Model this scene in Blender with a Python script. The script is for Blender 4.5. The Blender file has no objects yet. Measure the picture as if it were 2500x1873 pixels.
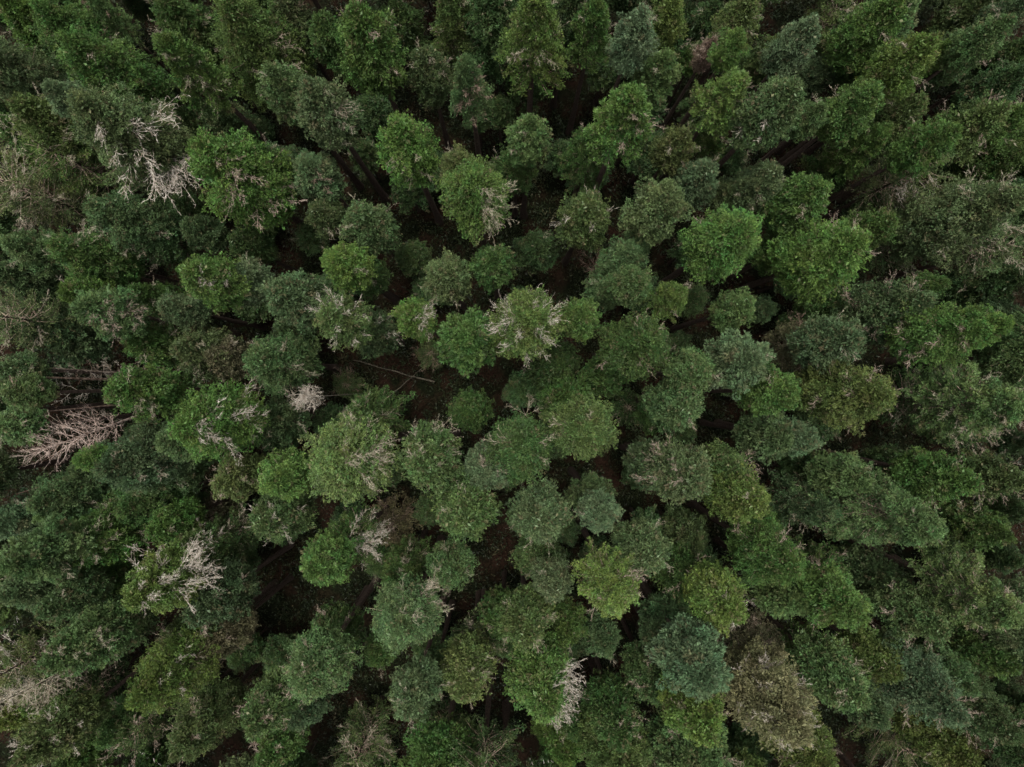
import bpy, math, random
import numpy as np

# ------------------------------------------------------------ camera, sky, sun, exposure
scene = bpy.context.scene
H_CAM = 72.0                    # drone height over the forest floor, metres
F_PX = 1667.0                   # focal length in pixels of the 2500 px wide photograph
CX, CY = 1250.0, 936.5
cam_data = bpy.data.cameras.new("camera")
cam_data.sensor_width = 36.0
cam_data.lens = 36.0 * F_PX / 2500.0
cam_data.clip_end = 2000.0
cam = bpy.data.objects.new("camera", cam_data)
cam.location = (0, 0, H_CAM)
cam.rotation_euler = (0, 0, 0)
scene.collection.objects.link(cam)
scene.camera = cam

SUN_EL, SUN_AZ = math.radians(83), math.radians(-20)
world = bpy.data.worlds.new("World")
scene.world = world
world.use_nodes = True
wn = world.node_tree.nodes
wn.clear()
sky = wn.new("ShaderNodeTexSky")
sky.sky_type = 'NISHITA'
sky.sun_disc = False
sky.sun_elevation = SUN_EL
sky.sun_rotation = SUN_AZ
sky.dust_density = 4.0
sky.ozone_density = 0.6
bg = wn.new("ShaderNodeBackground")
bg.inputs['Strength'].default_value = 0.14
wo = wn.new("ShaderNodeOutputWorld")
pale = wn.new("ShaderNodeHueSaturation")      # a grey, overcast sky
pale.inputs['Saturation'].default_value = 0.15
world.node_tree.links.new(sky.outputs[0], pale.inputs['Color'])
# under cloud the sky is brightest overhead and dim towards the horizon
tco = wn.new("ShaderNodeTexCoord")
sxyz = wn.new("ShaderNodeSeparateXYZ")
world.node_tree.links.new(tco.outputs['Generated'], sxyz.inputs[0])
zen = wn.new("ShaderNodeMapRange")
zen.inputs['From Min'].default_value = 0.25; zen.inputs['From Max'].default_value = 1.0
zen.inputs['To Min'].default_value = 0.10; zen.inputs['To Max'].default_value = 2.7
world.node_tree.links.new(sxyz.outputs['Z'], zen.inputs['Value'])
cloud = wn.new("ShaderNodeVectorMath"); cloud.operation = 'SCALE'
world.node_tree.links.new(pale.outputs[0], cloud.inputs[0])
world.node_tree.links.new(zen.outputs[0], cloud.inputs['Scale'])
world.node_tree.links.new(cloud.outputs[0], bg.inputs[0])
world.node_tree.links.new(bg.outputs[0], wo.inputs[0])
sun_data = bpy.data.lights.new("sun", 'SUN')
sun_data.energy = 1.2
sun_data.angle = math.radians(10)
sun_data.color = (1.0, 0.95, 0.88)
sun = bpy.data.objects.new("sun", sun_data)
sun.rotation_euler = (math.pi / 2 - SUN_EL, 0, math.pi - SUN_AZ)
scene.collection.objects.link(sun)
scene.view_settings.view_transform = 'Standard'
scene.view_settings.look = 'None'
scene.view_settings.exposure = 0.88
scene.view_settings.gamma = 1.0
scene.view_settings.use_curve_mapping = False
cy = scene.cycles
cy.max_bounces = 3
cy.diffuse_bounces = 1
cy.glossy_bounces = 1
cy.transmission_bounces = 2
cy.transparent_max_bounces = 4

COL = scene.collection


def px_to_world(px, py, z):
    k = (H_CAM - z) / F_PX
    return (px - CX) * k, -(py - CY) * k


# ------------------------------------------------------------ materials
def new_mat(name):
    m = bpy.data.materials.new(name)
    m.use_nodes = True
    m.node_tree.nodes.clear()
    return m, m.node_tree.nodes, m.node_tree.links


def foliage_material(fixed=None):
    m, n, l = new_mat("needles")
    out = n.new("ShaderNodeOutputMaterial")
    oi = n.new("ShaderNodeObjectInfo")
    at = n.new("ShaderNodeAttribute"); at.attribute_name = "tint"
    sep = n.new("ShaderNodeSeparateColor")
    l.new(at.outputs['Color'], sep.inputs[0])
    # R: brightness of spray and leaf, G: hue drift towards olive, B: withered
    hsv = n.new("ShaderNodeHueSaturation")
    mr = n.new("ShaderNodeMapRange"); mr.inputs[3].default_value = 0.35; mr.inputs[4].default_value = 2.0
    l.new(sep.outputs[0], mr.inputs[0]); l.new(mr.outputs[0], hsv.inputs['Value'])
    mh = n.new("ShaderNodeMapRange"); mh.inputs[3].default_value = 0.448; mh.inputs[4].default_value = 0.528
    l.new(sep.outputs[1], mh.inputs[0]); l.new(mh.outputs[0], hsv.inputs['Hue'])
    if fixed is None:
        l.new(oi.outputs['Color'], hsv.inputs['Color'])
    else:
        hsv.inputs['Color'].default_value = (*fixed, 1)
    mix = n.new("ShaderNodeMix"); mix.data_type = 'RGBA'
    l.new(sep.outputs[2], mix.inputs[0])
    l.new(hsv.outputs[0], mix.inputs[6]); mix.inputs[7].default_value = (0.105, 0.085, 0.045, 1)
    p = n.new("ShaderNodeBsdfPrincipled")
    p.inputs['Roughness'].default_value = 0.55
    p.inputs['Specular IOR Level'].default_value = 0.25
    l.new(mix.outputs[2], p.inputs['Base Color'])
    t = n.new("ShaderNodeBsdfTranslucent"); l.new(mix.outputs[2], t.inputs[0])
    ms = n.new("ShaderNodeMixShader"); ms.inputs[0].default_value = 0.18
    l.new(p.outputs[0], ms.inputs[1]); l.new(t.outputs[0], ms.inputs[2])
    l.new(ms.outputs[0], out.inputs[0])
    return m


def bark_material(name, a, b, scale=6.0, obj_color=False):
    m, n, l = new_mat(name)
    out = n.new("ShaderNodeOutputMaterial")
    geo = n.new("ShaderNodeNewGeometry")
    noi = n.new("ShaderNodeTexNoise"); noi.inputs['Scale'].default_value = scale
    noi.inputs['Detail'].default_value = 6
    l.new(geo.outputs['Position'], noi.inputs['Vector'])
    cr = n.new("ShaderNodeValToRGB")
    cr.color_ramp.elements[0].position = 0.38; cr.color_ramp.elements[1].position = 0.62
    cr.color_ramp.elements[0].color = (*a, 1); cr.color_ramp.elements[1].color = (*b, 1)
    l.new(noi.outputs['Fac'], cr.inputs[0])
    p = n.new("ShaderNodeBsdfPrincipled"); p.inputs['Roughness'].default_value = 0.9
    p.inputs['Specular IOR Level'].default_value = 0.15
    src = cr.outputs[0]
    if obj_color:
        oi = n.new("ShaderNodeObjectInfo")
        mx = n.new("ShaderNodeMix"); mx.data_type = 'RGBA'; mx.blend_type = 'MULTIPLY'
        mx.inputs[0].default_value = 1.0
        l.new(cr.outputs[0], mx.inputs[6]); l.new(oi.outputs['Color'], mx.inputs[7])
        src = mx.outputs[2]
    l.new(src, p.inputs['Base Color'])
    l.new(p.outputs[0], out.inputs[0])
    return m


def floor_material():
    m, n, l = new_mat("forest_floor")
    out = n.new("ShaderNodeOutputMaterial")
    geo = n.new("ShaderNodeNewGeometry")
    n1 = n.new("ShaderNodeTexNoise"); n1.inputs['Scale'].default_value = 0.35; n1.inputs['Detail'].default_value = 8
    n2 = n.new("ShaderNodeTexNoise"); n2.inputs['Scale'].default_value = 5.0; n2.inputs['Detail'].default_value = 6
    l.new(geo.outputs['Position'], n1.inputs['Vector']); l.new(geo.outputs['Position'], n2.inputs['Vector'])
    r1 = n.new("ShaderNodeValToRGB")
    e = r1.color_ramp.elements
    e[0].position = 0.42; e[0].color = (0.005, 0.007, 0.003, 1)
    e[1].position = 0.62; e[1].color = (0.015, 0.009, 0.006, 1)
    r2 = n.new("ShaderNodeValToRGB")
    e = r2.color_ramp.elements
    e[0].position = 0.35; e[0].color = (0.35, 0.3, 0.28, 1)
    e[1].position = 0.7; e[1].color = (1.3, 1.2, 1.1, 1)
    l.new(n1.outputs['Fac'], r1.inputs[0]); l.new(n2.outputs['Fac'], r2.inputs[0])
    mx = n.new("ShaderNodeMix"); mx.data_type = 'RGBA'; mx.blend_type = 'MULTIPLY'; mx.inputs[0].default_value = 1
    l.new(r1.outputs[0], mx.inputs[6]); l.new(r2.outputs[0], mx.inputs[7])
    p = n.new("ShaderNodeBsdfPrincipled"); p.inputs['Roughness'].default_value = 1.0
    p.inputs['Specular IOR Level'].default_value = 0.05
    l.new(mx.outputs[2], p.inputs['Base Color'])
    l.new(p.outputs[0], out.inputs[0])
    return m


M_LEAF = foliage_material()
M_BARK = bark_material("bark", (0.028, 0.019, 0.014), (0.07, 0.05, 0.038))
M_LIMB = bark_material("limb_bark", (0.10, 0.075, 0.05), (0.27, 0.21, 0.16), 3.0)
M_DEAD = bark_material("lichen_grey_dead_wood", (0.30, 0.25, 0.21), (0.74, 0.70, 0.66), 4.0, True)
M_LOG = bark_material("mossy_log", (0.025, 0.023, 0.015), (0.065, 0.055, 0.04), 5.0)
M_FLOOR = floor_material()


# ------------------------------------------------------------ mesh helpers (numpy)
def unit(v):
    return v / np.maximum(np.linalg.norm(v, axis=-1, keepdims=True), 1e-9)


def mesh_quads(name, verts, quads, mats, tint=None, mat_idx=None, smooth=False):
    me = bpy.data.meshes.new(name)
    verts = np.asarray(verts, dtype=np.float32); quads = np.asarray(quads, dtype=np.int32)
    me.vertices.add(len(verts)); me.vertices.foreach_set("co", verts.ravel())
    me.loops.add(quads.size); me.loops.foreach_set("vertex_index", quads.ravel())
    me.polygons.add(len(quads))
    me.polygons.foreach_set("loop_start", np.arange(0, quads.size, 4, dtype=np.int32))
    if mat_idx is not None:
        me.polygons.foreach_set("material_index", np.asarray(mat_idx, dtype=np.int32))
    if tint is not None:
        a = me.attributes.new("tint", 'FLOAT_COLOR', 'POINT')
        a.data.foreach_set("color", np.asarray(tint, dtype=np.float32).ravel())
    if smooth:
        me.polygons.foreach_set("use_smooth", np.ones(len(quads), dtype=bool))
    for m in mats:
        me.materials.append(m)
    me.update(calc_edges=True)
    return me


def leaves(rng, P, D, length, width, tint):
    """pointed sprays: one diamond per row of P, growing along D"""
    n = len(P)
    D = unit(D)
    side = unit(np.cross(D, rng.normal(size=(n, 3))))
    L = length * rng.uniform(0.7, 1.3, (n, 1)); W = width * rng.uniform(0.7, 1.3, (n, 1))
    up = np.cross(side, D) * (L * 0.12)
    V = np.stack([P, P + D * L * 0.45 + side * W * 0.5 + up, P + D * L, P + D * L * 0.45 - side * W * 0.5 + up], 1)
    Q = np.arange(4 * n).reshape(n, 4)
    T = np.repeat(tint[:, None, :], 4, 1)
    return V.reshape(-1, 3), Q, T.reshape(-1, 4)


def tube(points, radii, sides=5):
    """tapered tube along a polyline, closed with a pinched tip"""
    P = np.asarray(points, float); R = np.asarray(radii, float)
    T = unit(np.gradient(P, axis=0))
    ref = np.array([0.31, 0.17, 0.93]) if abs(T[0, 2]) < 0.8 else np.array([0.93, 0.3, 0.1])
    U = unit(np.cross(T, ref)); W = np.cross(T, U)
    a = np.arange(sides) * 2 * math.pi / sides
    ring = U[:, None, :] * np.cos(a)[None, :, None] + W[:, None, :] * np.sin(a)[None, :, None]
    V = (P[:, None, :] + ring * R[:, None, None]).reshape(-1, 3)
    q = []
    for i in range(len(P) - 1):
        for j in range(sides):
            k = (j + 1) % sides
            q.append((i * sides + j, i * sides + k, (i + 1) * sides + k, (i + 1) * sides + j))
    return V, np.array(q)


class Tubes:
    def __init__(self):
        self.v = []; self.q = []; self.n = 0

    def add(self, pts, rad, sides=5):
        V, Q = tube(pts, rad, sides)
        self.v.append(V); self.q.append(Q + self.n); self.n += len(V)

    def data(self):
        return np.concatenate(self.v), np.concatenate(self.q)

    def mesh(self, name, mats):
        V, Q = self.data()
        return mesh_quads(name, V, Q, mats, smooth=True)


# ------------------------------------------------------------ crowns
# style: (sprays per limb, limb rise, top shape, clump radius, leaves per tuft, leaf len, leaf width, droop skirt)
STYLES = {
    'd': dict(pad=1, lobe=(.78, .26, .22), space=1.15, pt=24, n=26, shape='dome', rise=0.35, clump=0.29, ncl=5, nt=8, m=6, ll=0.165, lw=0.038, lobes=0.16, twig=0.25, skirt=0.25),
    'f': dict(pad=1, lobe=(.62, .22, .18), space=1.2, pt=19, n=26, shape='dome', rise=0.35, clump=0.26, ncl=5, nt=8, m=5, ll=0.13, lw=0.042, lobes=0.12, twig=0.5, skirt=0.3),
    't': dict(pad=1, lobe=(.58, .30, .28), space=1.25, pt=20, n=20, shape='dome', rise=0.5, clump=0.28, ncl=4, nt=6, m=9, ll=0.20, lw=0.036, lobes=0.2, twig=0.3, skirt=0.2),
    'l': dict(n=90, shape='cone', rise=-0.05, clump=0.26, ncl=12, nt=7, m=6, ll=0.18, lw=0.040, lobes=0.28, twig=0.6, skirt=0.2),
    'o': dict(n=62, shape='wide', rise=0.45, clump=0.32, ncl=9, nt=7, m=5, ll=0.16, lw=0.048, lobes=0.3, twig=1.0, skirt=0.1),
}


def profile(shape, t):
    t = np.asarray(t, float)
    if shape == 'dome':      # rounded tip, long flanks that keep widening, slightly tucked base
        return np.where(t < 0.75, 0.05 + 0.95 * np.sin(np.clip(t / 0.75, 0, 1) * math.pi / 2) ** 0.8, 1.0 - 0.25 * (t - 0.75) / 0.25)
    if shape == 'cone':
        return 0.08 + 0.92 * t ** 0.68
    return np.where(t < 0.3, np.sqrt(np.clip(1 - ((0.3 - t) / 0.3) ** 2, 0, 1)), 1.0) * 0.92 + 0.08


def shell_crown(s, style, R, L, rng, lobef, bare):
    """crown built of shingled branch ends: each a needle-covered lobe that reaches out from a dim core"""
    a0, b0, c0 = s['lobe']
    k_ = (R / 2.7) ** 0.35
    a0, b0, c0 = a0 * k_, b0 * k_, c0 * k_
    area = 2 * math.pi * 0.75 * R * math.hypot(L, R) * 0.9
    nl = int(area / (a0 * b0 * s['space']))
    tt = np.linspace(0, 1, 200)
    w = np.cumsum(profile('dome', tt) + 0.12); w /= w[-1]
    t = np.interp((np.arange(nl) + rng.uniform(0, 1, nl)) / nl, w, tt)
    az = np.arange(nl) * 2.39996 + rng.normal(0, 0.16, nl)
    lob, cutf = lobef(az, t)
    sx = rng.uniform(0.7, 1.35, nl)
    # whole sectors of branches run longer or shorter
    nz = np.zeros(nl)
    for q_ in range(6):
        fa = rng.integers(2, 7); fz = rng.uniform(1.0, 3.2)
        nz += np.sin(fa * az + rng.uniform(0, 6.28)) * np.sin(fz * L * t * 0.6 + rng.uniform(0, 6.28))
    ext = 1 + s['lobes'] * lob + 0.075 * nz + rng.normal(0, 0.10, nl)
    tip_r = R * profile('dome', t) * ext * cutf
    missing = rng.uniform(0, 1, nl) < 0.10 + bare
    tip_r = np.where(missing, tip_r * 0.7, tip_r)
    rise = 0.25 + 0.25 * rng.normal(0, 1, nl) + 1.1 * np.clip(1 - t / 0.35, 0, 1) ** 1.3
    u = np.stack([np.cos(az), np.sin(az), np.zeros(nl)], 1)
    A = unit(u + rise[:, None] * np.array([0, 0, 1.0]) + rng.normal(0, 0.14, u.shape))
    S = unit(np.cross(A, np.array([0, 0, 1.0]) + rng.normal(0, .1, A.shape))); U = np.cross(S, A)
    a = a0 * sx; b = b0 * rng.uniform(0.75, 1.3, nl); c = c0 * rng.uniform(0.8, 1.3, nl)
    tip = u * tip_r[:, None]; tip[:, 2] = -L * t + rng.normal(0, 0.14, nl) + 0.10 * L * 0.12 * nz
    C = tip - A * a[:, None]
    nt = s['pt']
    J = np.repeat(np.arange(nl), nt)
    d = rng.normal(size=(len(J), 3)); d[:, 0] += 0.55; d[:, 2] = d[:, 2] * 0.9 + 0.75
    d = unit(d)
    shrink = np.clip(0.55 + 0.5 * (1 - d[:, 0]), 0.45, 1.0)          # pointed towards the tip
    P = C[J] + A[J] * (a[J] * d[:, 0])[:, None] + S[J] * (b[J] * d[:, 1] * shrink * 1.25)[:, None] + U[J] * (c[J] * d[:, 2])[:, None]
    P += rng.normal(0, 0.03, P.shape)
    D = unit(A[J] * (d[:, 0] + 0.75)[:, None] + S[J] * (d[:, 1] * 1.1)[:, None] + U[J] * (d[:, 2] * 0.8)[:, None])
    # colour wanders between branches: new growth, old growth, withered sprays
    bt = 0.08 * np.sin(3 * az + 9 * t + rng.uniform(0, 6)) + 0.13 * rng.normal(0, 1, nl)
    bh = 0.17 * np.sin(2 * az - 7 * t + rng.uniform(0, 6)) + 0.14 * rng.normal(0, 1, nl)
    wi = (rng.uniform(0, 1, nl) < 0.05) * rng.uniform(0.3, 0.9, nl)
    old = np.clip(-d[:, 0] * 0.5, 0, 0.3) * (rng.uniform(0, 1, len(J)) < .5)   # needles die off on the older wood
    tint = np.stack([0.42 + bt[J] + 0.11 * rng.normal(0, 1, len(J)), 0.5 + bh[J], np.clip(wi[J] + old, 0, 1), np.ones(len(J))], 1)
    K = np.repeat(np.arange(len(J)), s['m'])
    LP = P[K] + rng.normal(0, 0.015, (len(K), 3))
    LD = unit(D[K] + rng.normal(0, 0.42 if style != 't' else 0.30, (len(K), 3)))
    lt = tint[K]; lt[:, 0] += 0.07 * rng.normal(0, 1, len(K)); lt = np.clip(lt, 0, 1)
    V, Q, T = leaves(rng, LP, LD, s['ll'], s['lw'], lt)
    # core foliage close to the limbs
    nc = int(nl * 16)
    k = rng.integers(0, nl, nc)
    q = rng.uniform(0.35, 0.72, nc)
    CP = tip[k] * np.stack([q, q, np.ones(nc)], 1); CP[:, 2] -= 0.3 + 0.08 * L * (1 - q); CP += rng.normal(0, .15, CP.shape)
    ct = np.stack([np.full(nc, .35), np.full(nc, .5), (rng.uniform(0, 1, nc) < .2) * .6, np.ones(nc)], 1)
    V2, Q2, T2 = leaves(rng, CP, unit(A[k] + rng.normal(0, .7, CP.shape)), 0.30, 0.15, ct)
    return np.concatenate([V, V2]), np.concatenate([Q, Q2 + len(V)]), np.concatenate([T, T2]), tip - A * 0.15, unit(A + U)


def crown_mesh(style, R, L, seed, cut=None, bare=0.0):
    """crown with its apex at z=0 hanging down to z=-L; returns (crown mesh, limb mesh)"""
    s = STYLES[style]
    rng = np.random.default_rng(seed)
    scale_n = (R * L) / (2.6 * 9.0)
    n = int(s['n'] * scale_n ** 0.85) + (20 if 'pad' not in s else 0)
    t = (np.arange(n) + rng.uniform(0, 1, n)) / n
    t = t ** 0.92
    az = np.arange(n) * 2.39996 + rng.normal(0, 0.25, n)
    # uneven outline: a few broad lobes that wander with height
    ph = rng.uniform(0, 6.28, 5); am = rng.uniform(0.4, 1, 5)
    def lobef(a_, t_):
        lb = sum(am[k] * np.cos((k + 1) * a_ + ph[k] + t_ * (2.0 + k)) for k in range(5)) / 2.6
        cf = np.ones_like(a_)
        if cut is not None:
            d_ = np.abs((a_ - cut[0] + math.pi) % (2 * math.pi) - math.pi)
            cf = np.where((d_ < cut[1]) & (t_ > cut[2]), 0.75, 1.0)
        return lb, cf
    lob, _ = lobef(az, t)
    r = R * profile(s['shape'], t) * (1 + s['lobes'] * lob) * rng.uniform(0.86, 1.1, n) * (rng.uniform(0.9, 1.14, n) if 'pad' in s else 1)
    if cut is not None:
        caz, half, t0 = cut
        d = np.abs((az - caz + math.pi) % (2 * math.pi) - math.pi)
        r = np.where((d < half) & (t > t0), r * 0.72, r)
    z_end = -L * t - 0.05
    z0 = z_end - s['rise'] * r
    z0 = np.clip(z0, -L * 1.12, -0.25)
    limb_dir = np.stack([np.cos(az), np.sin(az)], 1)
    keep = rng.uniform(0, 1, n) > bare
    # living limbs
    tb = Tubes()
    for i in range(n):
        if (t[i] < 0.3) and style not in 'ol':
            continue
        ss = np.array([0, .35, .7, 1.0])
        zz = z0[i] + (z_end[i] - z0[i]) * ss ** 1.5
        pts = np.stack([limb_dir[i, 0] * r[i] * ss, limb_dir[i, 1] * r[i] * ss, zz], 1)
        pts[1:3] += rng.normal(0, 0.03 * R, (2, 3))
        b = 0.022 + 0.010 * r[i]
        tb.add(pts, [b, b * .7, b * .42, 0.012], 4)
    shell = 'pad' in s
    if shell:
        shell_parts = shell_crown(s, style, R, L, rng, lobef, bare)
    # sprays along each limb
    li = np.nonzero(keep)[0]
    ncl = s['ncl']
    I = np.repeat(li, ncl)
    k = np.tile(np.arange(ncl), len(li))
    S = (0.30 if not shell else 0.62) + (0.72 if not shell else 0.4) * ((k + rng.uniform(0, 1, len(I))) / ncl) ** 0.75
    lat = rng.normal(0, 1, len(I)) * 0.11 * R * np.clip(1.25 - S * 0.7, 0.25, 1)
    if s['shape'] == 'cone':
        lat *= 0.75
    base = limb_dir[I]
    perp = np.stack([-base[:, 1], base[:, 0]], 1)
    C = np.zeros((len(I), 3))
    C[:, :2] = base * (r[I] * S)[:, None] + perp * lat[:, None]
    C[:, 2] = z0[I] + (z_end[I] - z0[I]) * S ** 1.5 + rng.normal(0, 0.08, len(I)) - s['skirt'] * np.abs(lat) * 0.5
    nrm = np.zeros_like(C); nrm[:, :2] = base * (0.35 + 0.75 * t[I])[:, None]; nrm[:, 2] = 0.9
    nrm = unit(nrm)
    limb_tint = rng.normal(0, 1, n); limb_hue = rng.normal(0, 1, n)
    cl_t = 0.42 + 0.11 * limb_tint[I] + 0.11 * rng.normal(0, 1, len(I))
    cl_h = 0.5 + 0.14 * limb_hue[I] + 0.10 * rng.normal(0, 1, len(I))
    withered = (rng.uniform(0, 1, len(I)) < 0.05) * rng.uniform(0.3, 0.9, len(I))
    # tufts on each spray
    nt = s['nt']
    J = np.repeat(np.arange(len(I)), nt)
    off = unit(rng.normal(size=(len(J), 3))) * (rng.uniform(0.35, 1, (len(J), 1)) ** 0.6)
    off += nrm[J] * 0.35
    crad = s['clump'] * rng.uniform(0.75, 1.3, len(I))
    off[:, 2] *= 0.7
    TP = C[J] + off * crad[J][:, None]
    TD = unit(off * 0.8 + nrm[J] * 0.7)
    tt = np.stack([cl_t[J] + 0.13 * rng.normal(0, 1, len(J)), cl_h[J], withered[J], np.ones(len(J))], 1)
    m = s['m']
    K = np.repeat(np.arange(len(J)), m)
    LP = TP[K] + rng.normal(0, 0.018, (len(K), 3))
    spread = 0.55 if style != 't' else 0.42
    LD = unit(TD[K] + rng.normal(0, spread, (len(K), 3)))
    lt = tt[K].copy(); lt[:, 0] += 0.07 * rng.normal(0, 1, len(K)); lt = np.clip(lt, 0, 1)
    V, Q, T = leaves(rng, LP, LD, s['ll'], s['lw'], lt)
    if shell:        # the shell carries the mass, the sprays of single branches break its outline
        V1, Q1, T1, C1, N1 = shell_parts
        V, Q, T = np.concatenate([V1, V]), np.concatenate([Q1, Q + len(V1)]), np.concatenate([T1, T])
        C, nrm = np.concatenate([C1, C]), np.concatenate([N1, nrm])
    return finish_crown(s, rng, V, Q, T, C, nrm, tb)


def finish_crown(s, rng, V, Q, T, C, nrm, tb):
    mats = [M_LEAF, M_DEAD]
    # pale lichen-covered twig ends poking through the needles
    ntw = int(s['twig'] * (0.12 if 'pad' not in s else 0.45) * len(C))
    if ntw:
        pick = rng.choice(len(C), ntw)
        tw = Tubes()
        for c in pick:
            d = unit(nrm[c] + rng.normal(0, 0.55, 3))
            p0 = C[c] + d * 0.12
            ln = rng.uniform(0.25, 0.6)
            pts = [p0]
            for q in range(3):
                d = unit(d + rng.normal(0, 0.35, 3)); pts.append(pts[-1] + d * ln / 3)
            w = rng.uniform(0.008, 0.015)
            tw.add(pts, [w, w, w * .7, w * .3], 3)
            d2 = unit(d + rng.normal(0, 0.8, 3))
            tw.add([pts[1], pts[1] + d2 * ln * .3, pts[1] + d2 * ln * .5], [w * .8, w * .6, w * .3], 3)
        TV, TQ = tw.data()
        nl = len(Q)
        Q = np.concatenate([Q, TQ + len(V)]); V = np.concatenate([V, TV])
        T = np.concatenate([T, np.ones((len(TV), 4)) * 0.5])
        idx = np.concatenate([np.zeros(nl), np.ones(len(TQ))])
    else:
        idx = None
    cm = mesh_quads("crown", V, Q, mats, tint=T, mat_idx=idx)
    lm = tb.mesh("limbs", [M_LIMB])
    return cm, lm


def trunk_mesh(seed):
    rng = np.random.default_rng(seed)
    z = np.linspace(0, 1, 12)
    b = np.cumsum(rng.normal(0, 0.05, (12, 2)), 0); b -= np.outer(z, b[-1]); 
    pts = np.stack([b[:, 0], b[:, 1], z], 1)
    T = Tubes()
    # ring built in unit scale; the tree scales x/y to its radius and z to its height
    V = []; sides = 9; a = np.arange(sides) * 2 * math.pi / sides
    for i, zz in enumerate(z):
        rr = (1.0 - 0.88 * zz) + 0.35 * math.exp(-zz * 30)
        rr = rr * (1 + 0.06 * rng.normal(0, 1, sides))
        V.append(np.stack([pts[i, 0] + rr * np.cos(a), pts[i, 1] + rr * np.sin(a), np.full(sides, zz)], 1))
    V = np.concatenate(V); Q = []
    for i in range(11):
        for j in range(sides):
            k = (j + 1) % sides
            Q.append((i * sides + j, i * sides + k, (i + 1) * sides + k, (i + 1) * sides + j))
    return mesh_quads("trunk", V, Q, [M_BARK], smooth=True)


def dead_branch_mesh(seed, n_side=9, fine=10, curve=0.25, w=0.02, fwd=0.75):
    """bare branch of unit length along +x, forked and covered in fine lichen twigs"""
    rng = np.random.default_rng(seed)
    tb = Tubes()
    N = 8
    s = np.linspace(0, 1, N)
    main = np.stack([s, rng.normal(0, .12) * s ** 2 + 0.012 * np.cumsum(rng.normal(0, 1, N)), curve * s ** 2 + 0.015 * np.cumsum(rng.normal(0, 1, N))], 1)
    main[0] = 0
    tb.add(main, w * (1.0 - 0.85 * s), 5)
    for i in range(n_side):
        u = rng.uniform(0.25, 0.97); j = u * (N - 1); a = int(j); f = j - a
        p = main[a] * (1 - f) + main[min(a + 1, N - 1)] * f
        d = unit(np.array([fwd, (1 if i % 2 else -1) * rng.uniform(.5, 1.1), rng.uniform(-0.1, 0.6)]))
        ln = rng.uniform(0.18, 0.42) * (1.15 - 0.5 * u)
        pts = [p]
        for q in range(4):
            d = unit(d + rng.normal(0, 0.19, 3)); pts.append(pts[-1] + d * ln / 4)
        w1 = w * 0.5 * (1.2 - 0.6 * u)
        tb.add(pts, [w1, w1 * .8, w1 * .6, w1 * .4, w1 * .2], 4)
        for _ in range(fine):
            a2 = rng.integers(1, 5); b0 = pts[a2]
            d2 = unit(d + rng.normal(0, 0.9, 3)); l2 = rng.uniform(0.04, 0.12)
            d3 = unit(d2 + rng.normal(0, 0.5, 3))
            w2 = 0.0036
            tb.add([b0, b0 + d2 * l2 * .5, b0 + d2 * l2 * .5 + d3 * l2 * .5], [w2, w2, w2 * .4], 3)
    return tb.mesh("dead_branch", [M_DEAD])


# ------------------------------------------------------------ prototypes shared by the trees
PROTO = {}
SIZES = {'s': (1.9, 6.5), 'm': (2.7, 9.5), 'g': (3.6, 12.0)}
NVAR = {'d': 3, 'f': 3, 't': 2, 'l': 3, 'o': 2}
for st in STYLES:
    for sz, (R_, L_) in SIZES.items():
        for v in range(NVAR[st]):
            PROTO[st, sz, v] = (crown_mesh(st, R_, L_, hash((ord(st), ord(sz), v)) % 9973 + v), R_, L_)
TRUNKS = [trunk_mesh(k + 50) for k in range(5)]
DEADS = [dead_branch_mesh(200 + k, 11 + k % 4, 6, 0.05 + 0.045 * k, 0.0108, 1.0) for k in range(14)]
FINE_DEADS = [dead_branch_mesh(300 + k, 12, 5, 0.25 + 0.06 * k, 0.011) for k in range(4)]
WHIPS = [dead_branch_mesh(400 + k, 8, 1, 0.02 + 0.05 * k, 0.0075, 1.9) for k in range(5)]

COLORS = {
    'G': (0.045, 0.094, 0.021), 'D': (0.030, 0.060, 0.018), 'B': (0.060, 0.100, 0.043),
    'Y': (0.074, 0.110, 0.025), 'L': (0.062, 0.126, 0.027), 'O': (0.060, 0.086, 0.029),
    'K': (0.115, 0.088, 0.055), 'P': (0.115, 0.122, 0.056),
}
CNAME = {'G': 'mid green', 'D': 'dark green', 'B': 'blue-green', 'Y': 'yellow-green', 'L': 'bright green',
         'O': 'olive green', 'K': 'brownish', 'GB': 'bluish mid green', 'BG': 'pale blue-green', 'GL': 'fresh green',
         'LG': 'fresh bright green', 'LY': 'lime green', 'YL': 'lime green', 'OD': 'dull olive green', 'DO': 'dark olive green',
         'DG': 'deep green', 'GD': 'deep green', 'BD': 'dark blue-green', 'DB': 'dark blue-green', 'GO': 'olive-tinged green',
         'OG': 'olive-tinged green', 'GY': 'yellowish green', 'YG': 'yellowish green', 'OB': 'grey-green', 'BO': 'grey-green',
         'OK': 'brown-tinged olive', 'KO': 'brown-tinged olive', 'YO': 'yellow-olive', 'OY': 'yellow-olive', 'LD': 'vivid dark green',
         'LO': 'light olive green', 'BL': 'light blue-green', 'YD': 'dark yellow-green', 'KD': 'dark brownish', 'OYG': 'olive green', 'KY': 'tan-green', 'P': 'pale tan-green'}
FORM = {'d': 'round-crowned', 'f': 'fine-textured', 't': 'tufted pine-like', 'l': 'layered', 'o': 'open-branched'}
DEADCOL = {'w': (0.56, 0.54, 0.48, 1), 'g': (0.41, 0.39, 0.31, 1), 'p': (0.42, 0.36, 0.305, 1), 'k': (0.30, 0.23, 0.19, 1), 'f': (0.62, 0.52, 0.47, 1)}


def mixcol(code):
    c = np.mean([COLORS[k] for k in code], 0)
    return c


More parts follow.
